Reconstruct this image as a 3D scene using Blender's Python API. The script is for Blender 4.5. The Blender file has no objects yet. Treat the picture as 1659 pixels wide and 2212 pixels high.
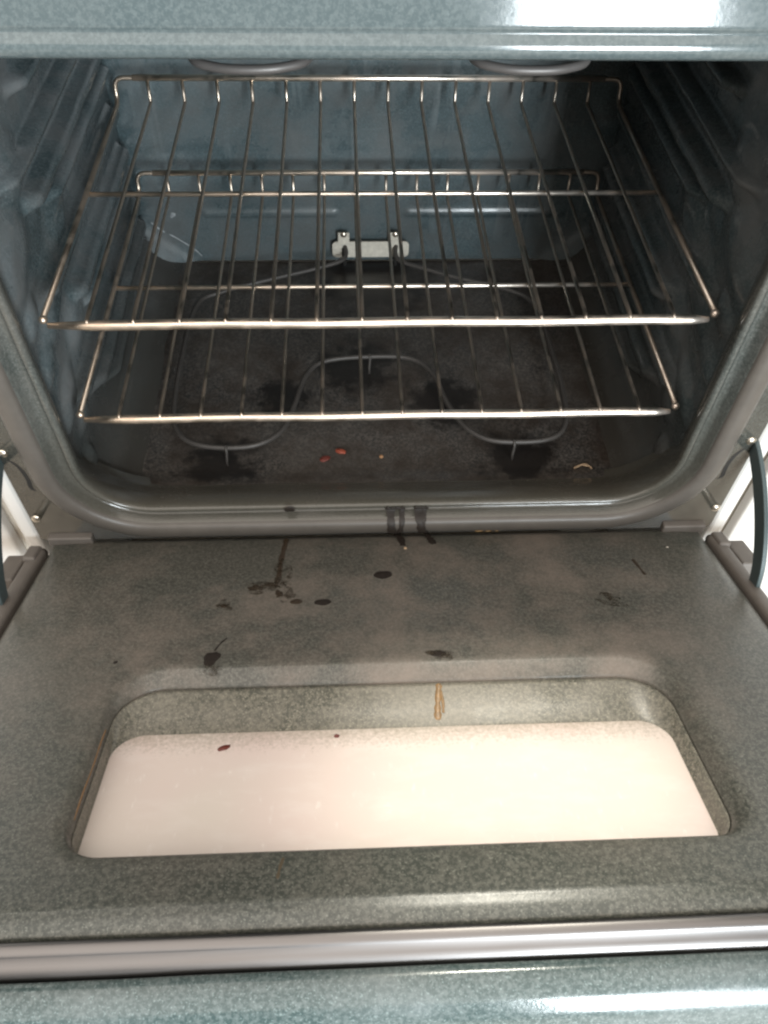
import bpy, bmesh, math, random
from mathutils import Vector, Matrix, noise as mnoise
random.seed(7)
S = bpy.context.scene
COL = S.collection
R = math.radians

# ------------------------------------------------------------------ camera
cam_d = bpy.data.cameras.new('camera'); cam = bpy.data.objects.new('camera', cam_d); COL.objects.link(cam)
yaw, pitch, roll = R(3.7156), R(51.9455), R(1.8228)
fw = Vector((math.sin(yaw)*math.cos(pitch), math.cos(yaw)*math.cos(pitch), -math.sin(pitch)))
r0 = Vector((math.cos(yaw), -math.sin(yaw), 0)); u0 = r0.cross(fw)
rt = r0*math.cos(roll) + u0*math.sin(roll); up = -r0*math.sin(roll) + u0*math.cos(roll)
M4 = Matrix((rt, up, -fw)).transposed().to_4x4(); M4.translation = Vector((-0.03265, -0.57703, 0.45699))
cam.matrix_world = M4
cam_d.sensor_fit = 'VERTICAL'; cam_d.sensor_height = 36; cam_d.lens = 1726.73/2212*36
cam_d.clip_start = .01; cam_d.clip_end = 60
S.camera = cam

# ------------------------------------------------------------------ light
W = bpy.data.worlds.new('World'); S.world = W; W.use_nodes = True
W.node_tree.nodes['Background'].inputs[0].default_value = (1, .94, .86, 1)
W.node_tree.nodes['Background'].inputs[1].default_value = .16
def area(name, loc, target, sx, sy, power, col):
    l = bpy.data.lights.new(name, 'AREA'); l.shape = 'RECTANGLE'; l.size = sx; l.size_y = sy; l.energy = power; l.color = col
    o = bpy.data.objects.new(name, l); COL.objects.link(o); o.location = loc
    o.rotation_euler = (Vector(target)-Vector(loc)).to_track_quat('-Z', 'Y').to_euler(); return o
area('window_light', (.97, -2.95, .60), (.05, 0, .1), .68, 1.5, 135, (.88, .96, 1))
area('ceiling_light', (-.35, -1.0, 1.75), (-.05, -.2, 0), 3.2, 3.0, 60, (1, .91, .82))
sl = bpy.data.lights.new('hood_lamp', 'SPOT'); sl.energy = 64; sl.color = (1, .95, .82); sl.spot_size = R(17); sl.spot_blend = 1; sl.shadow_soft_size = .05
so = bpy.data.objects.new('hood_lamp', sl); COL.objects.link(so); so.location = (.24, .16, 1.20)
so.rotation_euler = (Vector((.095, -.375, -.13))-Vector(so.location)).to_track_quat('-Z', 'Y').to_euler()
S.view_settings.view_transform = 'Standard'; S.view_settings.look = 'None'
S.view_settings.exposure = .33; S.view_settings.gamma = 1; S.view_settings.use_curve_mapping = False
S.cycles.filter_width = 2.4

# ------------------------------------------------------------------ materials
class NT:
    def __init__(s, name):
        s.m = bpy.data.materials.new(name); s.m.use_nodes = True; s.t = s.m.node_tree
        s.b = s.t.nodes['Principled BSDF']; s.tc = s.t.nodes.new('ShaderNodeTexCoord').outputs['Object']
    def n(s, typ, **kw):
        x = s.t.nodes.new(typ)
        for k, v in kw.items():
            if k in x.inputs: s.set(x.inputs[k], v)
            else: setattr(x, k, v)
        return x
    def set(s, i, v):
        if isinstance(v, bpy.types.NodeSocket): s.t.links.new(v, i)
        elif isinstance(v, tuple) and len(v) == 3 and i.type == 'RGBA': i.default_value = (*v, 1)
        else: i.default_value = v
    def noise(s, scale, detail=3, rough=.6, stretch=None):
        v = s.tc
        if stretch:
            mp = s.n('ShaderNodeMapping', Scale=stretch); s.t.links.new(v, mp.inputs['Vector']); v = mp.outputs[0]
        x = s.n('ShaderNodeTexNoise', Scale=scale, Detail=detail, Roughness=rough); s.t.links.new(v, x.inputs['Vector'])
        return x.outputs['Fac']
    def ramp(s, fac, a, b, lo=0.0, hi=1.0):
        x = s.n('ShaderNodeMapRange'); s.set(x.inputs['Value'], fac)
        for k, v in zip(('From Min', 'From Max', 'To Min', 'To Max'), (a, b, lo, hi)): x.inputs[k].default_value = v
        return x.outputs[0]
    def mix(s, fac, a, b, mode='MIX'):
        x = s.t.nodes.new('ShaderNodeMix'); x.data_type = 'RGBA'; x.blend_type = mode
        s.set(x.inputs[0], fac); s.set(x.inputs[6], a); s.set(x.inputs[7], b); return x.outputs[2]
    def math(s, op, a, b):
        x = s.n('ShaderNodeMath', operation=op); s.set(x.inputs[0], a); s.set(x.inputs[1], b); return x.outputs[0]
    def bump(s, h, strength, dist=.001):
        x = s.n('ShaderNodeBump', Strength=strength, Distance=dist); s.set(x.inputs['Height'], h)
        s.t.links.new(x.outputs[0], s.b.inputs['Normal'])
    def fin(s, **kw):
        for k, v in kw.items(): s.set(s.b.inputs[k.replace('_', ' ')], v)
        return s.m

def enamel(name, dark, light, film=(.16, .16, .15), film_amt=.25, r0=.18, r1=.42, brown=.0, streak=False, coat=.0, soot_warmth=None, bmp=.12, burnt=(), fleck=.55, zone=False):
    t = NT(name)
    sp = t.ramp(t.noise(330, 2, .7), .42, .62)
    c = t.mix(sp, dark, light)
    sp2 = t.ramp(t.noise(720, 1, .5), .60, .72)
    c = t.mix(t.math('MULTIPLY', sp2, fleck), c, tuple(min(1, x*2.3) for x in light))
    fl = t.ramp(t.noise(8, 6, .68), .44, .66)
    if streak: fl = t.math('MAXIMUM', fl, t.ramp(t.noise(14, 3, .6, (2.2, 1, .22)), .55, .72))
    if zone:   # pale brown tone is strongest on the middle of the liner, next to the oven
        q = t.n('ShaderNodeSeparateXYZ'); t.t.links.new(t.tc, q.inputs[0])
        wob = t.math('MULTIPLY', t.math('SUBTRACT', t.noise(9, 4, .6), .5), .16)
        m1 = t.ramp(t.math('ADD', q.outputs[1], wob), -.44, -.30, .12, 1)
        m2 = t.ramp(t.math('ADD', t.math('ABSOLUTE', q.outputs[0], 0.0), wob), .20, .36, 1, .35)
        fl = t.math('MULTIPLY', t.ramp(fl, -.22, 1), t.math('MULTIPLY', m1, m2))
    c = t.mix(t.math('MULTIPLY', fl, film_amt), c, film)
    if brown:
        b = t.ramp(t.noise(16, 6, .7), .44, .62)
        c = t.mix(t.math('MULTIPLY', b, brown), c, (.022, .014, .009))
    for bx, by, br in burnt:
        d = t.n('ShaderNodeVectorMath', operation='DISTANCE'); t.t.links.new(t.tc, d.inputs[0]); d.inputs[1].default_value = (bx, by, -.244)
        dd = t.math('ADD', d.outputs['Value'], t.math('MULTIPLY', t.math('SUBTRACT', t.noise(38, 6, .7), .5), .13))
        c = t.mix(t.ramp(dd, br*.55, br, .92, 0), c, (.010, .008, .007))
    if soot_warmth:   # burnt-on film low in the cavity; on the frame, painted warm light
        xyz = t.n('ShaderNodeSeparateXYZ'); t.t.links.new(t.tc, xyz.inputs[0])
        zz = t.math('ADD', xyz.outputs[2], t.math('MULTIPLY', t.noise(11, 5, .65), .10))
        c = t.mix(t.ramp(zz, soot_warmth[0]+.05, soot_warmth[1]+.05, soot_warmth[2], 0), c, soot_warmth[3])
    rg = t.ramp(t.math('ADD', fl, t.math('MULTIPLY', t.noise(60, 4, .6), .6)), .1, 1.2, r0, r1)
    t.bump(t.math('ADD', t.noise(420, 2, .6), t.math('MULTIPLY', t.noise(40, 2, .5), 1.5)), bmp, .0006)
    return t.fin(Base_Color=c, Roughness=rg, IOR=1.5, Coat_Weight=coat, Coat_Roughness=.08)

M_door = enamel('door_enamel', (.038, .044, .038), (.094, .097, .084), (.225, .187, .158), .74, .26, .52, zone=True)
M_frame = enamel('frame_enamel', (.048, .054, .050), (.080, .086, .080), (.14, .130, .115), .45, .10, .28, soot_warmth=(-.22, -.05, .75, (.072, .064, .050)))  # browner bottom stands in for warm light, put into the colour
M_cav = enamel('cavity_enamel', (.040, .056, .060), (.070, .088, .092), (.25, .26, .265), .5, .12, .36, .3, soot_warmth=(-.245, -.10, .95, (.048, .044, .038)))  # pale film also paints in highlights of the pressed side walls
M_back = enamel('cavity_back_enamel', (.036, .054, .060), (.058, .080, .086), (.17, .19, .195), .5, .2, .42, .35, True)
M_floor = enamel('cavity_floor_enamel', (.026, .025, .024), (.085, .076, .068), (.13, .115, .10), .4, .3, .6, .7, burnt=((-.185, .045, .05), (.165, .045, .055), (-.02, .215, .06), (.09, .15, .05), (-.12, .16, .04), (.0, .40, .10)))
M_panel = enamel('panel_enamel', (.075, .098, .104), (.105, .130, .135), (.15, .165, .165), .15, .07, .14, bmp=.035, fleck=.12)
M_end = enamel('door_end_enamel', (.050, .076, .076), (.11, .140, .140), (.18, .20, .20), .35, .14, .3)

M_surr = enamel('surround_enamel', (.095, .095, .080), (.20, .19, .155), (.26, .24, .20), .5, .2, .42)
t = NT('window_glass'); sm = t.math('MAXIMUM', t.ramp(t.noise(22, 5, .65, (1, 2.6, 1)), .48, .72), t.ramp(t.noise(150, 3, .6, (1, .12, 1)), .60, .72))
c = t.mix(t.ramp(t.noise(6, 2, .5), .35, .65), (.72, .60, .565), (.72, .65, .59))
c = t.mix(t.math('MULTIPLY', sm, .4), c, (.80, .74, .70))
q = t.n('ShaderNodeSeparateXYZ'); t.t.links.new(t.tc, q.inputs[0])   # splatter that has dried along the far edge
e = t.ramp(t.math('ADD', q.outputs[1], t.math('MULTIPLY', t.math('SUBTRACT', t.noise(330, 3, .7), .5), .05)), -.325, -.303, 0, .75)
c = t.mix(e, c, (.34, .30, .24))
t.bump(t.noise(160, 4, .6), .05, .0004)
M_glass = t.fin(Base_Color=c, Roughness=t.ramp(sm, 0, 1, .12, .3), IOR=1.5)

t = NT('satin_metal'); n_ = t.noise(60, 4, .6, (.15, 3, 3))
M_satin = t.fin(Base_Color=t.mix(n_, (.14, .134, .132), (.20, .192, .19)), Metallic=1.0, Roughness=t.ramp(n_, .3, .7, .34, .44))

def chrome(name, tint, dirty, amt, warm_refl=.3):
    t = NT(name); d = t.ramp(t.noise(38, 4, .6), .4, .75); d2 = t.noise(400, 2, .6)
    t.bump(d2, .25, .0004)
    xs = t.n('ShaderNodeSeparateXYZ'); t.t.links.new(t.tc, xs.inputs[0])
    refl = t.ramp(t.math('ADD', xs.outputs[0], t.math('MULTIPLY', t.noise(20, 3, .6), .25)), -.15, .32, warm_refl, 0)  # warm room reflection painted as a golden tint, fading to the right
    tint = t.mix(refl, tint, (.62, .40, .20))
    return t.fin(Base_Color=t.mix(t.math('MULTIPLY', d, amt), tint, dirty), Metallic=t.ramp(d, 0, 1, 1.0, 1.0-.5*amt), Roughness=t.ramp(d, 0, 1, .30, .45))
M_bar = chrome('rack_bar_chrome', (.90, .84, .76), (.44, .25, .15), .5, .42)
M_wire = chrome('rack_wire_chrome', (.42, .375, .325), (.18, .13, .095), .75, .15)

def plain(name, col, rough=.5, metal=0.0, var=.15, scale=40):
    t = NT(name); n_ = t.noise(scale, 4, .6)
    c = t.mix(n_, tuple(x*(1-var) for x in col), tuple(min(1, x*(1+var)) for x in col))
    t.bump(n_, .08, .0006)
    return t.fin(Base_Color=c, Roughness=rough, Metallic=metal)
M_elem = plain('element_sheath', (.052, .047, .043), .5, .1, .3, 90)
M_brk = plain('galvanised_bracket', (.62, .58, .50), .5, .35, .35, 120)
M_screw = plain('screw_steel', (.75, .68, .58), .3, 1.0)
M_white = plain('white_paint', (.70, .68, .65), .35, 0, .03)
M_cabw = plain('cabinet_paint', (.62, .56, .48), .5, 0, .05)
M_tile = plain('floor_vinyl', (.55, .48, .40), .5, 0, .12, 8)
M_rubber = plain('gasket_grey', (.125, .110, .097), .55, 0, .2, 60)
M_dark = plain('dark_gap', (.012, .011, .010), .7)
M_arm = plain('hinge_enamel', (.055, .075, .078), .3, 0, .2)
M_burnt = plain('burnt_drip', (.016, .011, .008), .6, 0, .5, 300)
M_brown = plain('brown_grease', (.040, .028, .018), .35, 0, .6, 200)
M_orange = plain('orange_grease', (.21, .125, .050), .4, 0, .75, 260)
M_rust = plain('rusty_crumb', (.26, .055, .028), .6, 0, .4, 300)
M_pale = plain('pale_crumb', (.34, .24, .15), .7, 0, .3, 300)

# ------------------------------------------------------------------ helpers
def obj(name, bm, mat, parent=None, smooth=True, label=None, bev=0):
    me = bpy.data.meshes.new(name); bmesh.ops.recalc_face_normals(bm, faces=bm.faces) ; bm.to_mesh(me); bm.free()
    for p in me.polygons: p.use_smooth = smooth
    me.materials.append(mat)
    o = bpy.data.objects.new(name, me); COL.objects.link(o)
    if parent: o.parent = parent
    if label: o['label'] = label
    if bev:
        m = o.modifiers.new('bevel', 'BEVEL'); m.width = bev; m.segments = 3; m.limit_method = 'ANGLE'
    return o
def tag(o, label, cat, group=None):
    o['label'] = label; o['category'] = cat
    if group: o['group'] = group
    return o
def grid(bm, nu, nv, f):
    vs = [[bm.verts.new(f(i/nu, j/nv)) for j in range(nv+1)] for i in range(nu+1)]
    for i in range(nu):
        for j in range(nv): bm.faces.new((vs[i][j], vs[i+1][j], vs[i+1][j+1], vs[i][j+1]))
def box(bm, a, b, T=None):
    vs = []
    for x in (a[0], b[0]):
        for y in (a[1], b[1]):
            for z in (a[2], b[2]):
                v = Vector((x, y, z)); vs.append(bm.verts.new(T(*v) if T else v))
    for q in ((0,1,3,2),(4,6,7,5),(0,4,5,1),(2,3,7,6),(0,2,6,4),(1,5,7,3)): bm.faces.new([vs[k] for k in q])
def catmull(P, n=8, closed=False):
    P = [Vector(p) for p in P]; out = []
    m = len(P)
    for i in range(m if closed else m-1):
        g = lambda k: P[k % m] if closed else P[max(0, min(m-1, k))]
        a, b, c, d = g(i-1), g(i), g(i+1), g(i+2)
        for k in range(n):
            t = k/n
            out.append(.5*((2*b)+(c-a)*t+(2*a-5*b+4*c-d)*t*t+(3*b-a-3*c+d)*t**3))
    if not closed: out.append(P[-1])
    return out
def tube(bm, P, r, seg=10, caps=True):
    P = [Vector(p) for p in P]; rings = []; prev = None
    for i, p in enumerate(P):
        d = (P[min(i+1, len(P)-1)]-P[max(i-1, 0)]).normalized()
        if prev is None:
            a = d.orthogonal().normalized()
        else:
            a = (prev - d*prev.dot(d)).normalized()
        prev = a; b = d.cross(a)
        rr = r(i/(len(P)-1)) if callable(r) else r
        rings.append([bm.verts.new(p+(a*math.cos(2*math.pi*k/seg)+b*math.sin(2*math.pi*k/seg))*rr) for k in range(seg)])
    for A, B in zip(rings, rings[1:]):
        for k in range(seg): bm.faces.new((A[k], A[(k+1) % seg], B[(k+1) % seg], B[k]))
    if caps:
        bm.faces.new(rings[0][::-1]); bm.faces.new(rings[-1])
def sweep_x(bm, prof, x0, x1, T=None, nx=24):
    # profile of (a, b) pairs swept along x
    rows = []
    for i in range(nx+1):
        x = x0+(x1-x0)*i/nx
        rows.append([bm.verts.new(T(x, a, b) if T else (x, a, b)) for a, b in prof])
    for A, B in zip(rows, rows[1:]):
        for k in range(len(prof)-1): bm.faces.new((A[k], A[k+1], B[k+1], B[k]))
    return rows
def rrect(x0, x1, y0, y1, r, n=10):
    out = []
    ra, rb = r if isinstance(r, tuple) else (r, r)
    for cx, cy, a0, r in ((x1-ra, y1-ra, 0, ra), (x0+ra, y1-ra, 90, ra), (x0+rb, y0+rb, 180, rb), (x1-rb, y0+rb, 270, rb)):
        for k in range(n+1):
            a = R(a0+90*k/n); out.append((cx+r*math.cos(a), cy+r*math.sin(a)))
    return out
def smooth01(x): x = max(0, min(1, x)); return x*x*(3-2*x)
def dome(bm, cx, cy, rx, ry, h, put, rot=0, jag=.10, seed=0, n=22):
    rnd = random.Random(seed); ph = [rnd.uniform(0, 6.28) for _ in range(4)]
    rings = []
    for fr, hh in ((1, 0), (.92, .6), (.6, .95)):
        ring = []
        for k in range(n):
            a = 2*math.pi*k/n
            q = 1+jag*(.5*math.sin(2*a+ph[0])+.35*math.sin(3*a+ph[1])+.3*math.sin(5*a+ph[2]))
            X, Y = rx*q*fr*math.cos(a), ry*q*fr*math.sin(a)
            ring.append(bm.verts.new(put(cx+X*math.cos(rot)-Y*math.sin(rot), cy+X*math.sin(rot)+Y*math.cos(rot), h*hh)))
        rings.append(ring)
    for A, B in zip(rings, rings[1:]):
        for k in range(n): bm.faces.new((A[k], A[(k+1) % n], B[(k+1) % n], B[k]))
    bm.faces.new(rings[-1])
def strip(bm, path, w, h, put, seed=0):
    # flat irregular trickle along a 2-D path
    rnd = random.Random(seed); P = catmull([(a, b, 0) for a, b in path], 8)
    rows = []
    for i, p in enumerate(P):
        d = (P[min(i+1, len(P)-1)]-P[max(i-1, 0)]).normalized(); nn = Vector((-d.y, d.x, 0))
        ww = w*(.55+.6*mnoise.noise((i*.35, seed, .3))+.35)
        if i in (0, len(P)-1): ww *= .35
        rows.append([bm.verts.new(put(*(p+nn*ww*k)[:2], h*e)) for k, e in ((-1, 0), (-.7, .8), (0, 1), (.7, .8), (1, 0))])
    for A, B in zip(rows, rows[1:]):
        for k in range(4): bm.faces.new((A[k], A[k+1], B[k+1], B[k]))

# ------------------------------------------------------------------ oven
oven = bpy.data.objects.new('oven', None); COL.objects.link(oven); oven.location = (0, 0, 0)
tag(oven, 'open oven with speckled dark green enamel inside and its door pulled down', 'oven')

XW, YB, ZF, ZT = .322, .445, -.244, .30
# front frame: a profile swept round the opening (o = distance outward, y = depth)
PROF = [(.034, .026), (.030, .014), (.022, .001), (.012, -.012), (.0045, -.026), (.0008, -.037), (.0005, -.042), (.0018, -.0450), (.0045, -.0455), (.0085, -.0425), (.0105, -.036), (.0125, -.033),
        (.0185, -.033), (.0215, -.036), (.0235, -.043), (.0265, -.048), (.032, -.0500), (.040, -.0500), (.0455, -.0475), (.0485, -.043), (.0495, -.038)]
def frame_y(o):
    if o < .003: return -.045
    for (a, ya), (b, yb) in zip(PROF, PROF[1:]):
        if a <= o <= b: return ya+(yb-ya)*(o-a)/(b-a)
    return PROF[-1][1]
HX, Z0, Z1, RC = .304, -.211, .275, .062
bm = bmesh.new(); rings = []
for o, y in PROF:
    rings.append([bm.verts.new((x, y, z)) for x, z in rrect(-HX-o, HX+o, Z0-o, Z1+o, RC+o, 12)])
# flat flange to the outer edge of the frame
outer = []
for (x, z) in rrect(-.379, .379, -.272, .33, .006, 12): outer.append(bm.verts.new((x, -.038, z)))
rings.append(outer); rings.append([bm.verts.new((v.co.x, -.01, v.co.z)) for v in outer])
N = len(outer)
for A, B in zip(rings, rings[1:]):
    for k in range(N): bm.faces.new((A[k], A[(k+1) % N], B[(k+1) % N], B[k]))
frame = obj('front_frame', bm, M_frame, oven)
# grey gasket lying on the raised bead
bm = bmesh.new(); rings = []
for o, dy in ((.0240, .003), (.0252, -.0010), (.0275, -.0018), (.034, -.0016), (.0425, -.0016), (.0465, -.0022), (.0482, -.0006), (.0490, .004)):
    y = frame_y(o)+dy
    rings.append([bm.verts.new((x, y, z)) for x, z in rrect(-HX-o, HX+o, Z0-o, Z1+o, RC+o, 12)])
for A, B in zip(rings, rings[1:]):
    for k in range(len(A)): bm.faces.new((A[k], A[(k+1) % len(A)], B[(k+1) % len(A)], B[k]))
obj('door_gasket', bm, plain('gasket_band', (.088, .078, .068), .42, 0, .25, 50), oven)

# cavity back: pressed panel with chamfered lower corners, two ribs, a centre seam
def back_h(x, z):
    h = 0
    d = (abs(x)-.236)*.66+(-.244-z)*.75+.0     # chamfer towards the lower corners
    h += .22*max(0, d)*smooth01(d/.02)
    for (a, b) in ((-.235, -.042), (.046, .277)):
        e = smooth01((x-a)/.008)*smooth01((b-x)/.008)
        h += .0045*e*math.exp(-((z+.168)/.0032)**2)
    h += .0015*math.exp(-((x+.023-.01*max(0, -(z+.1))*10)/.003)**2)*smooth01((z+.16)/.02)
    h += .0012*mnoise.noise((x*9, z*9, 1))
    return h
bm = bmesh.new()
grid(bm, 200, 130, lambda a, b: Vector((-XW+2*XW*a, YB-back_h(-XW+2*XW*a, ZF+(ZT-ZF)*b), ZF+(ZT-ZF)*b)))
obj('cavity_back', bm, M_back, oven)
# cavity sides: rack guide ribs with rounded ends, bulged bosses near the front
RIBS = [(.135, .008), (.093, .007), (.057, .011), (.034, .007), (-.016, .009), (-.066, .011), (-.088, .007), (-.134, .009), (-.167, .010), (-.196, .006)]
BOSS = [(.085, .09, .030, .022, .008), (.14, .0, .05, .022, .008), (.08, -.03, .055, .020, .009), (.035, .04, .05, .026, .006), (.12, -.085, .03, .022, .007),
        (.02, -.015, .02, .012, .006), (.03, -.125, .035, .014, .008), (.025, -.205, .014, .010, .008), (.055, -.165, .02, .012, .005), (.02, .13, .03, .02, .007), (.015, -.065, .03, .012, .006)]
def side_h(y, z):
    h = 0
    for zr, w in RIBS:
        y0 = .14+.05*math.sin(zr*57)
        e = smooth01((y-y0+.06)/.03)*smooth01((.435-y)/.02)
        h = max(h, .016*e*smooth01((1.25-abs(z-zr)/(w*.75))/.7))
    for yb, zb, ly, lz, hh in BOSS:
        c, s = math.cos(.5), math.sin(.5)
        dy, dz = y-yb, z-zb
        q = math.sqrt(((dy*c+dz*s)/ly)**2+((-dy*s+dz*c)/lz)**2)
        h = max(h, hh*.9*smooth01((1.5-q)/1.1))
    h += .0015*mnoise.noise((y*22, z*22, 3))*smooth01((.40-y)/.06)
    r = .05
    if z < ZF+r: h += r-math.sqrt(max(0, r*r-(ZF+r-z)**2))
    return h
for sgn in (-1, 1):
    bm = bmesh.new()
    grid(bm, 170, 200, lambda a, b: Vector((sgn*(XW-side_h(-.012+(YB+.012)*a, ZF+(ZT-ZF)*b)), -.012+(YB+.012)*a, ZF+(ZT-ZF)*b)))
    obj('cavity_side', bm, M_cav, oven)
# cavity floor with the step up to the front rim
def floor_z(x, y):
    z = ZF
    z += .006*smooth01((.036-y)/.03)
    z += .0012*mnoise.noise((x*14, y*14, 5))
    z -= .003*smooth01((.272-abs(x))/.03)*smooth01((y-.03)/.05)
    return z
bm = bmesh.new()
grid(bm, 150, 120, lambda a, b: Vector((-XW+2*XW*a, -.03+(YB+.03)*b, floor_z(-XW+2*XW*a, -.03+(YB+.03)*b))))
obj('cavity_floor', bm, M_floor, oven)
bm = bmesh.new(); grid(bm, 6, 6, lambda a, b: Vector((-XW+2*XW*a, -.02+(YB+.02)*b, ZT-.001))); obj('cavity_ceiling', bm, M_cav, oven)

# panel above the door opening with its rounded lower lip
pan = [(.02, .425), (-.030, .425), (-.0345, .421), (-.0365, .415), (-.0430, .386), (-.0640, .2877), (-.0685, .2669), (-.0690, .2645), (-.0688, .2630), (-.0676, .2618), (-.0682, .2604), (-.0712, .2575), (-.0728, .2535), (-.0718, .2495), (-.0685, .2465), (-.063, .245), (-.036, .245)]
bm = bmesh.new(); sweep_x(bm, pan, -.402, .402, nx=40)
obj('control_panel', bm, M_panel, oven)
bm = bmesh.new(); box(bm, (-.402, .0, .40), (.402, .60, .421)); obj('cooktop', bm, M_white, oven, False, bev=.004)
for sgn in (-1, 1):
    bm = bmesh.new(); box(bm, (sgn*.3835, -.034, -.585), (sgn*.4015, .58, .398)); obj('side_panel', bm, M_white, oven, False, bev=.006)
bm = bmesh.new(); box(bm, (-.383, .55, -.585), (.383, .575, .398)); obj('rear_panel', bm, M_white, oven, False)
bm = bmesh.new(); box(bm, (-.380, -.045, -.57), (.380, -.025, -.345)); obj('storage_drawer', bm, M_white, oven, False, bev=.006)

# broil element loops under the roof
pb = [(-.02, .435, .16)]
for c0 in (-.116, .138):
    q = [(c0-.058, .37, .14), (c0-.055, .25, .14), (c0-.052, .192, .14), (c0-.030, .173, .14), (c0, .168, .14), (c0+.030, .173, .14), (c0+.052, .192, .14), (c0+.055, .25, .14), (c0+.058, .37, .14)]
    pb += q
bm = bmesh.new(); tube(bm, catmull(pb+[(.05, .435, .16)], 8), .0042)
obj('broil_element', bm, plain('broil_sheath', (.13, .12, .115), .45, .3), oven)
# bake element
ze = -.224
path = [(-.036, .436, -.213), (-.037, .415, -.222), (-.075, .396, ze), (-.140, .371, ze), (-.205, .343, ze), (-.236, .315, ze), (-.244, .218, ze), (-.243, .118, ze), (-.234, .080, ze), (-.212, .060, ze), (-.175, .053, ze),
        (-.138, .058, ze), (-.112, .081, ze), (-.099, .123, ze), (-.087, .172, ze), (-.064, .199, ze), (-.006, .207, ze), (.047, .202, ze), (.072, .172, ze), (.084, .125, ze), (.101, .084, ze), (.125, .061, ze), (.157, .055, ze), (.196, .058, ze),
        (.219, .075, ze), (.229, .118, ze), (.229, .218, ze), (.221, .31, ze), (.19, .343, ze), (.125, .370, ze), (.075, .394, ze), (.040, .413, -.222), (.038, .436, -.213)]
bm = bmesh.new(); tube(bm, catmull(path, 6), .0032)
bake = obj('bake_element', bm, M_elem, oven)
for cx_, cy_ in ((-.176, .052), (-.007, .207), (.157, .054)):
    bm = bmesh.new(); tube(bm, [(cx_, cy_, -.219), (cx_+.001, cy_-.004, -.226), (cx_, cy_-.006, -.238), (cx_, cy_-.008, -.246)], .0016, 8); obj('support_clip', bm, M_elem, bake)
# terminal bracket on the back wall
bm = bmesh.new()
pts = rrect(-.0535, .0565, -.2315, -.2065, .006, 4)
f0 = [bm.verts.new((x, .4325, z)) for x, z in pts]; f1 = [bm.verts.new((x, .4345, z)) for x, z in pts]
bm.faces.new(f0); bm.faces.new(f1[::-1])
for k in range(len(pts)): bm.faces.new((f0[k], f0[(k+1) % len(pts)], f1[(k+1) % len(pts)], f1[k]))
for cx_ in (-.037, .0365): box(bm, (cx_-.008, .4322, -.208), (cx_+.008, .4342, -.192))
brk = obj('terminal_bracket', bm, M_brk, bake, False, label='small pale galvanised plate on the back wall')
for cx_ in (-.037, .0365):
    bm = bmesh.new(); bmesh.ops.create_uvsphere(bm, u_segments=14, v_segments=8, radius=.0045); bmesh.ops.scale(bm, vec=(1, .6, 1), verts=bm.verts); bmesh.ops.translate(bm, vec=(cx_, .4315, -.194), verts=bm.verts); obj('screw', bm, M_screw, bake)
    bm = bmesh.new(); tube(bm, [(cx_, .4300, -.215), (cx_, .4285, -.225), (cx_+.001, .425, -.240)], .0028, 8); obj('lead', bm, M_dark, bake)

# frame screws, hinge slots
for x, z in ((-.3715, -.128), (.3715, -.127), (-.3725, -.232), (.3735, -.236)):
    bm = bmesh.new(); bmesh.ops.create_uvsphere(bm, u_segments=14, v_segments=8, radius=.0052); bmesh.ops.scale(bm, vec=(1, .55, 1), verts=bm.verts); bmesh.ops.translate(bm, vec=(x, -.0385, z), verts=bm.verts); obj('screw', bm, M_screw, oven)
for sgn in (-1, 1):
    bm = bmesh.new(); P_ = catmull([(sgn*.368, -.0384, -.139), (sgn*.3625, -.0384, -.150), (sgn*.3600, -.0384, -.166), (sgn*.3605, -.0384, -.183), (sgn*.352, -.0384, -.188)], 6)
    rows = [[bm.verts.new(p+Vector((sgn*w, -.0004, w*.4))) for w in (-.0022, .0022)] for p in P_]
    for A, B in zip(rows, rows[1:]): bm.faces.new((A[0], A[1], B[1], B[0]))
    obj('hinge_slot', bm, M_dark, oven)

# ------------------------------------------------------------------ oven door, resting 22 degrees short of level
TILT = R(22); HY, HZ = -.050, -.265
def D(x, s, n=0.0): return Vector((x, HY-s*math.cos(TILT)+n*math.sin(TILT), HZ+s*math.sin(TILT)+n*math.cos(TILT)))
def ring_mesh(bm, loops, T):
    rs = [[bm.verts.new(T(x, s, n)) for x, s in pts] for pts, n in loops]
    for A, B in zip(rs, rs[1:]):
        for k in range(len(A)): bm.faces.new((A[k], A[(k+1) % len(A)], B[(k+1) % len(A)], B[k]))
    return rs
WX0, WX1, WS0, WS1 = -.2345, .2385, .213, .401
def door_n(x, s):   # the liner is slightly pillowed
    e = smooth01((.352-abs(x)-.10*max(0, s-.02)*.6)/.05)
    return -.004+.004*e
loops = []
def loop(x0, x1, s0, s1, r, n): loops.append((rrect(x0, x1, s0, s1, r, 12), n))
loop(-.3625, .3625, -.011, .4535, .004, -.030); loop(-.3625, .3625, -.011, .4535, .004, -.004); loop(-.3605, .3605, -.0095, .4520, .005, -.0030); loop(-.357, .357, -.007, .4485, .007, -.0008)
loop(-.347, .347, .002, .4455, .015, .0010); loop(-.338, .338, .008, .4435, .02, 0.0014); loop(-.322, .322, .020, .441, .03, .0030); loop(-.295, .300, .08, .437, .035, .0033)
loop(-.270, .275, .15, .424, .04, .0034)
def rec(l, r_, b, f_, rad, n): loop(WX0+l, WX1-r_, WS0+b, WS1-f_, (rad*.62, rad), n)
rec(-.012, -.020, -.008, -.010, .056, .0034); rec(-.004, -.010, .000, -.003, .048, .0032); rec(-.002, -.006, .0020, -.001, .046, .0020)
rec(.0003, .001, .0125, 0, .042, -.0060); rec(.0005, .0013, .0135, .0003, .0415, -.0072); rec(.0006, .0014, .0140, .0004, .041, -.0100); rec(.0013, .0030, .0172, .0016, .040, -.0125)
rec_split = len(loops)
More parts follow.
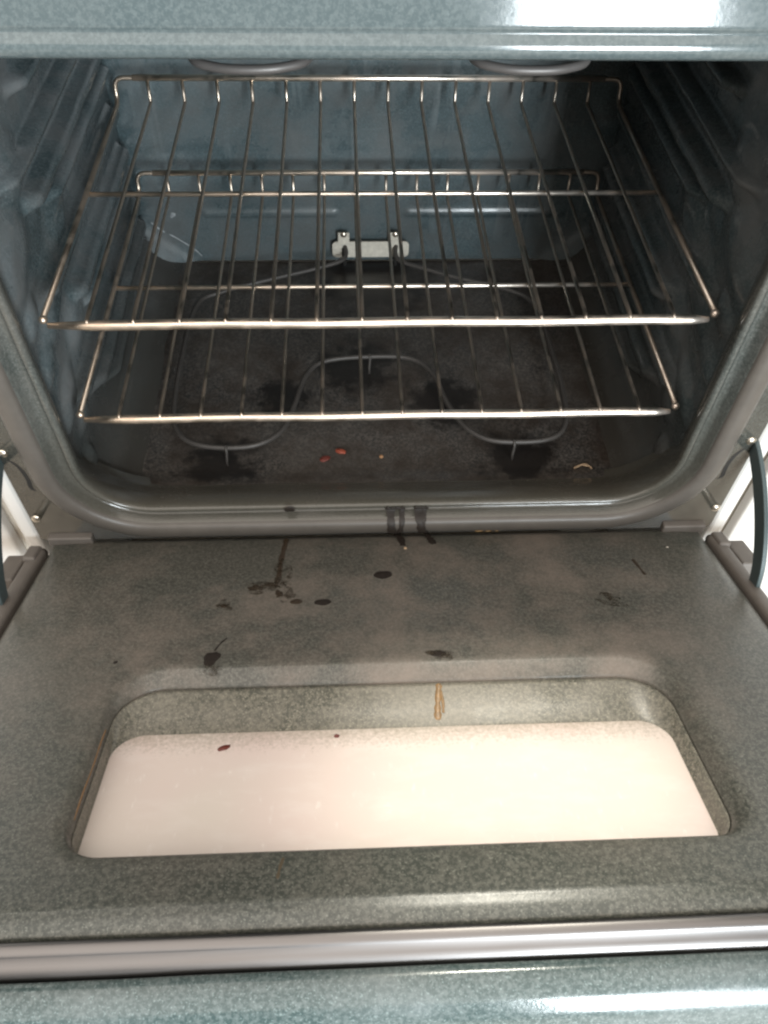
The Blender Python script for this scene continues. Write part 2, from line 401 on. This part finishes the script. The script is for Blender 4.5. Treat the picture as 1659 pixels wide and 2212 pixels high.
rec(.0010, .0024, .0158, .0007, .040, -.0105); rec(.0010, .0024, .0164, .0008, .040, -.0078)
rec(.0014, .0036, .020, .0012, .038, -.0085); rec(.0020, .0062, .040, .0022, .031, -.0170); rec(.0024, .0078, .052, .003, .027, -.0215); rec(.0032, .0095, .058, .004, .024, -.0232); rec(.03, .03, .08, .03, .02, -.0236)
bm = bmesh.new(); ring_mesh(bm, loops[:rec_split], D)
door = obj('door', bm, M_door, oven, label='speckled grey-green oven door lowered towards the viewer')
bm = bmesh.new(); ring_mesh(bm, loops[rec_split:], D); obj('window_surround', bm, M_surr, door, label='lighter speckled sill round the sunken window')
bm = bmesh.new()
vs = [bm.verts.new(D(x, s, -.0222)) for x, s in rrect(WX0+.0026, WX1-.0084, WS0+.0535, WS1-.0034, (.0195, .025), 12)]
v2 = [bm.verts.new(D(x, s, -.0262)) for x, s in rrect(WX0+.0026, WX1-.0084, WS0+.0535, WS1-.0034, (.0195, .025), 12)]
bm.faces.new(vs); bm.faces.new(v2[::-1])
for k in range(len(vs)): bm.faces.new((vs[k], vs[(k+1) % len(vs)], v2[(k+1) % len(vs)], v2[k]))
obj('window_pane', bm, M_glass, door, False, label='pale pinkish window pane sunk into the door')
# outer shell: side edges, end face
for sgn in (-1, 1):
    bm = bmesh.new(); pr = [(.3670, -.030), (.3670, -.004), (.3685, -.0012), (.3715, 0), (.3790, 0), (.3825, -.0015), (.3845, -.006), (.3850, -.05)]
    rows = [[bm.verts.new(D(sgn*a, s, b)) for a, b in pr] for s in (.006, .012, .2, .46, .474)]
    for A, B in zip(rows, rows[1:]):
        for k in range(len(pr)-1): bm.faces.new((A[k], A[k+1], B[k+1], B[k]))
    bm.faces.new(rows[0]); obj('door_edge', bm, M_rubber, door)
bm = bmesh.new(); box(bm, (-.384, .0, -.052), (.384, .472, -.034), D); obj('outer_shell', bm, M_arm, door, False)
bm = bmesh.new(); sweep_x(bm, [(.4550, -.014), (.4553, -.0050), (.4565, -.0030), (.4590, -.0030), (.4625, -.0050), (.4640, -.0068), (.4642, -.0075), (.4680, -.0102), (.4710, -.0140), (.4722, -.0175), (.4725, -.026)], -.3845, .3845, D, 30)
obj('trim_strip', bm, M_satin, door, label='long satin metal strip along the door end')
bm = bmesh.new()
def end_T(x, s, n):
    k = smooth01((-.13-x)/.05)     # the left part of the end is dented slightly lower
    return D(x, s+.0006*mnoise.noise((x*12, 0, 2)), n-.0012*k)
sweep_x(bm, [(.4728, -.032), (.4731, -.0170), (.4738, -.0152), (.4755, -.0144), (.4800, -.0155), (.4840, -.0172), (.4880, -.0202), (.4918, -.0244), (.4950, -.0300), (.4972, -.0365), (.4988, -.0450), (.4994, -.056), (.4990, -.075), (.4960, -.095)], -.3845, .3845, end_T, 60)
obj('door_end', bm, M_end, door)
# hinge arms and brackets
for sgn in (-1, 1):
    bm = bmesh.new()
    P_ = catmull([(0, -.030, -.136), (0, -.047, -.141), (0, -.078, -.156), (0, -.110, -.180), (0, -.134, -.206), (0, -.147, -.232)], 8)
    rows = []
    for i, p in enumerate(P_):
        d = (P_[min(i+1, len(P_)-1)]-P_[max(i-1, 0)]).normalized(); q = Vector((0, d.z, -d.y)); w = .0075+.003*math.sin(i/len(P_)*math.pi)
        rows.append([bm.verts.new(p+q*w*a+Vector((sgn*xx, 0, 0))) for a, xx in ((1, .3765), (1, .3815), (-1, .3815), (-1, .3765))])
    for A, B in zip(rows, rows[1:]):
        for k in range(4): bm.faces.new((A[k], A[(k+1) % 4], B[(k+1) % 4], B[k]))
    bm.faces.new(rows[0]); bm.faces.new(rows[-1][::-1])
    obj('hinge_arm', bm, M_arm, door, False, bev=.0012)
    bm = bmesh.new(); box(bm, (sgn*.386, .012, -.028), (sgn*.408, .060, -.004), D); box(bm, (sgn*.372, .004, -.016), (sgn*.386, .030, .003), D); obj('hinge_bracket', bm, M_rubber, door, False, bev=.003)
    bm = bmesh.new(); box(bm, (sgn*.318, -.050, -.268), (sgn*.366, -.040, -.255)); obj('corner_block', bm, M_rubber, oven, False, bev=.002)

# ------------------------------------------------------------------ baked-on drips
def on_door(x, s, h): return D(x, s, .0030+h)
def on_frame(x, z, h): return Vector((x, frame_y(Z0-z)-.0024-h, z))
k = 0
def spill(name, mat, parent, put, shapes):
    bm = bmesh.new()
    for i, sh in enumerate(shapes):
        if sh[0] == 'd': dome(bm, *sh[1:5], .0007, put, *(sh[5:] or (0,)), seed=len(name)+i*7+int(abs(sh[1])*999))
        else: strip(bm, sh[1], sh[2], .0006, put, seed=i+int(abs(sh[1][0][0])*99))
    return obj(name, bm, mat, parent)
spill('burnt_drip', M_burnt, door, on_door, [('d', -.002, .077, .0100, .0078)])
spill('burnt_drip', M_burnt, door, on_door, [('d', -.063, .122, .0088, .0058, -.15)])
spill('burnt_drip', M_brown, door, on_door, [('d', -.089, .120, .0064, .0048, 0)])
spill('burnt_drip', M_burnt, door, on_door, [('d', .042, .2035, .0078, .0052, 0)])
spill('burnt_drip', M_burnt, door, on_door, [('d', -.244, .204, .0022, .0022, 0)])
spill('burnt_drip', M_brown, door, on_door, [('d', -.159, .124, .0036, .0036, 0)])
spill('burnt_drip', M_burnt, door, on_door, [('d', -.160, .202, .0065, .0120, .3, .3), ('s', [(-.150, .174), (-.155, .182), (-.159, .192)], .0012)])
spill('grease_run', M_brown, door, on_door, [('s', [(-.106, .002), (-.107, .020), (-.109, .048), (-.109, .075), (-.111, .096)], .0030), ('d', -.131, .095, .0085, .0045, .35, .5), ('d', -.117, .090, .009, .003, .1, .5), ('d', -.107, .106, .004, .0065, .2, .5)])
spill('grease_run', M_burnt, door, on_door, [('s', [(.0165, -.008), (.0185, .000), (.021, .008), (.0225, .022)], .0040)])
spill('grease_run', M_burnt, door, on_door, [('s', [(.0490, -.008), (.051, .000), (.0535, .008), (.0565, .020)], .0040)])
spill('burnt_stick', M_brown, door, on_door, [('s', [(.2655, .058), (.267, .070), (.2695, .088)], .0022)])
spill('grease_run', M_orange, door, lambda x, s, h: D(x, s, -.0077-(s-WS0-.0164)*.42+.0009+h), [('s', [(.0405, .231), (.039, .240), (.0375, .252), (.037, .262)], .0030)])
spill('grease_run', M_orange, door, lambda x, s, h: D(x, s, -.0077-(s-WS0-.0164)*.42+.0009+h), [('s', [(.041, .236), (.0425, .246), (.042, .256)], .0014)])
spill('grease_run', plain('faint_grease', (.075, .058, .036), .4), door, on_door, [('s', [(-.083, .408), (-.085, .416), (-.086, .424)], .0014), ])
spill('burnt_drip', M_burnt, oven, on_frame, [('s', [(.004, -.2155), (.014, -.217), (.024, -.2155)], .0036), ('s', [(.010, -.217), (.0095, -.232), (.011, -.250), (.016, -.260)], .0050), ('s', [(.022, -.217), (.022, -.232), (.020, -.250), (.016, -.260)], .0032)])
spill('burnt_drip', M_burnt, oven, on_frame, [('s', [(.034, -.2155), (.042, -.217), (.050, -.2155)], .0034), ('s', [(.039, -.217), (.040, -.230), (.043, -.245), (.048, -.260)], .0050), ('s', [(.048, -.217), (.047, -.230), (.045, -.245)], .0024)])
spill('burnt_drip', M_burnt, oven, on_frame, [('d', -.099, -.2145, .0055, .0065, 0)])
spill('grease_spot', M_orange, oven, on_frame, [('d', .108, -.2545, .0050, .0022, .1, .4), ('d', .119, -.2560, .0042, .0022, -.2, .4), ('d', .128, -.2550, .002, .0012)])

t = NT('thin_smear'); n_ = t.noise(130, 5, .7)
M_smear = t.fin(Base_Color=t.mix(n_, (.030, .024, .017), (.07, .055, .038)), Roughness=.35, Alpha=t.ramp(n_, .42, .66, 0, .85))
for sh in ([('d', -.122, .094, .020, .011, .2, .5)], [('d', -.106, .070, .008, .030, -.05, .4)], [('d', -.100, .106, .010, .012, 0, .5)], [('d', -.157, .216, .010, .007, .2, .5)], [('d', -.159, .124, .009, .007, 0, .5)], [('d', .22, .13, .016, .009, .3, .5)], [('d', .045, .205, .012, .007, 0, .4)]):
    spill('grease_smear', M_smear, door, lambda x, s, h: D(x, s, .0036+h*.2), sh)
spill('rust_line', plain('rust_stain', (.16, .09, .04), .6), door, on_door, [('s', [(-.2318, .285), (-.2322, .300), (-.2318, .325), (-.2324, .350), (-.2318, .372)], .0007)])
def on_back(x, z, h): return Vector((x, YB-back_h(x, z)-.0008-h, z))
M_scuff = plain('pale_scuff', (.26, .28, .29), .5, 0, .5, 200)
spill('scuff', M_scuff, oven, on_back, [('s', [(-.306, -.181), (-.298, -.190), (-.290, -.197)], .0014)])
spill('scuff', M_scuff, oven, on_back, [('s', [(-.284, -.200), (-.268, -.212), (-.252, -.226), (-.244, -.236)], .0011)])
spill('scuff', M_scuff, oven, on_back, [('d', -.274, -.170, .005, .003, .4, .4)])
# ------------------------------------------------------------------ racks
def arc_loop(pts, r, n=6):
    # polyline with filleted inner corners
    out = [Vector(pts[0])]
    for i in range(1, len(pts)-1):
        p = Vector(pts[i]); a = (Vector(pts[i-1])-p); b = (Vector(pts[i+1])-p)
        rr = min(r, a.length*.45, b.length*.45); A = p+a.normalized()*rr; B = p+b.normalized()*rr
        for k in range(n+1):
            t = k/n; out.append(A*(1-t)**2+p*2*t*(1-t)+B*t*t)
    out.append(Vector(pts[-1])); return out
def rack(label):
    root = bpy.data.objects.new('oven_rack', None); COL.objects.link(root)
    tag(root, label, 'oven rack', 'racks inside the oven')
    hw, L, up_ = .3025, .409, .0265
    bm = bmesh.new(); tube(bm, arc_loop([(-hw, .006, 0), (-hw, L, 0), (-hw, L+.004, up_), (hw, L+.004, up_), (hw, L, 0), (hw, .006, 0)], .016), .0027, 12)
    obj('rim', bm, M_wire, root)
    bm = bmesh.new(); tube(bm, [(-hw+.004, 0, -.0045)]+[(x*.03-.29, -.0006*math.sin(x), -.0045) for x in range(1, 20)]+[(hw-.006, 0, -.0045)], lambda t: .0046*min(1, .55+14*min(t, 1-t)), 12); obj('front_bar', bm, M_bar, root)
    bm = bmesh.new(); tube(bm, [(-hw, .2135, -.0042), (-.1, .2135, -.0042), (.1, .2135, -.0042), (hw, .2135, -.0042)], .0026, 12); obj('middle_bar', bm, M_bar, root)
    bm = bmesh.new(); tube(bm, [(-hw+.022, L+.0035, up_+.0004), (0, L+.0035, up_+.0004), (hw-.022, L+.0035, up_+.0004)], .0036, 12); obj('back_bar', bm, M_bar, root)
    for sgn in (-1, 1):
        bm = bmesh.new(); bmesh.ops.create_uvsphere(bm, u_segments=10, v_segments=8, radius=.0040); bmesh.ops.translate(bm, vec=(sgn*hw, .004, -.001), verts=bm.verts); obj('rail_end', bm, M_bar, root)
    for k in range(14):
        x = -.2635+.527*k/13
        bm = bmesh.new(); j = random.uniform(-.0006, .0006)
        tube(bm, arc_loop([(x, -.0022, -.0012), (x, .004, .0006), (x+j, .2, .0004), (x, L-.002, .0004), (x, L+.0015, up_-.001)], .004, 4), .00195, 8)
        obj('wire', bm, M_wire, root)
    return root
def dup(root, loc, label):
    r = root.copy(); COL.objects.link(r); r.location = loc; r['label'] = label
    for ch in root.children:
        c = ch.copy(); COL.objects.link(c); c.parent = r
    return r
rk = rack('upper chrome wire rack, its front bar tinted golden on the left and gleaming on the right')
dup(rk, (0, 0, -.1177), 'lower wire rack just above the heating element on the oven floor')

# ------------------------------------------------------------------ crumbs lying loose
def crumb(name, loc, size, mat, label, cat, seed, rot=0):
    bm = bmesh.new(); bmesh.ops.create_icosphere(bm, subdivisions=3, radius=1)
    for v in bm.verts:
        v.co *= 1+.28*mnoise.noise(v.co*1.7+Vector((seed, 0, 0))); v.co = Vector((v.co.x*size[0], v.co.y*size[1], max(-.3, v.co.z)*size[2]))
    bmesh.ops.rotate(bm, cent=(0, 0, 0), matrix=Matrix.Rotation(rot, 3, 'Z'), verts=bm.verts)
    o = obj(name, bm, mat); o.location = loc; tag(o, label, cat); return o
def fl(x, y, d=.0008): return (x, y, floor_z(x, y)+d)
crumb('food_crumb', fl(-.045, .064), (.0065, .0035, .0022), M_rust, 'brightest orange-red food crumb on the oven floor', 'crumb', 1, -.3)
crumb('food_crumb', fl(-.063, .052), (.0062, .0042, .0018), plain('dull_red_crumb', (.13, .028, .02), .6), 'dull dark red food crumb beside the brighter orange-red one', 'crumb', 2, .5)
crumb('food_crumb', fl(.003, .054), (.0026, .0022, .0018), plain('tan_crumb', (.36, .20, .10), .6), 'tiny tan crumb on the oven floor near the middle', 'crumb', 3)
crumb('food_crumb', tuple(D(-.142, .285, -.024)), (.0066, .0036, .0028), plain('maroon_crumb', (.12, .02, .012), .5), 'maroon crumb at the upper edge of the pale door window', 'crumb', 4, .5)
crumb('food_crumb', tuple(D(-.049, .275, -.022)), (.0022, .0018, .0015), plain('plum_crumb', (.13, .03, .025), .5), 'small dark red speck at the middle of the window edge', 'crumb', 5)
crumb('food_crumb', tuple(D(.0245, .027, .0032)), (.0020, .0017, .0013), M_pale, 'tiny pale crumb on the door below the burnt drips', 'crumb', 6)
crumb('food_crumb', tuple(D(.311, .036, .0020)), (.0026, .0017, .0012), plain('whitish_crumb', (.7, .64, .55), .6), 'tiny whitish crumb near the right hinge of the door', 'crumb', 8)
bm = bmesh.new()
for P_ in ([(-.011, -.002, .001), (-.004, .001, .0022), (.002, .003, .0025)], [(.002, .003, .0025), (.006, .001, .002), (.010, -.003, .001)], [(.0, .002, .002), (.004, .000, .003), (.007, .0005, .002)]):
    tube(bm, catmull(P_, 4), lambda t: .0013*(1-.5*abs(t-.4)), 6)
o = obj('food_crumb', bm, M_pale); o.location = fl(.238, .030); tag(o, 'dry tan twig of food at the right front of the oven floor', 'crumb')

# ------------------------------------------------------------------ what shows past the oven's sides
bm = bmesh.new(); box(bm, (-3, -3.2, -.62), (3, 2, -.59)); f = obj('floor', bm, M_tile, None, False); f['kind'] = 'structure'
for sgn, lab in ((-1, 'off-white kitchen cabinet against the left side of the oven'), (1, 'off-white kitchen cabinet against the right side of the oven')):
    c = bpy.data.objects.new('cabinet', None); COL.objects.link(c); c.location = (sgn*.7, .25, -.59); tag(c, lab, 'cabinet', 'cabinets flanking the oven')
    bm = bmesh.new(); box(bm, (-.283, -.255, .02), (.283, .33, .92)); obj('carcass', bm, M_cabw, c, False, bev=.003)
    bm = bmesh.new(); box(bm, (-.279, -.276, .10), (.279, -.2565, .90)); obj('door', bm, M_white, c, False, bev=.005)
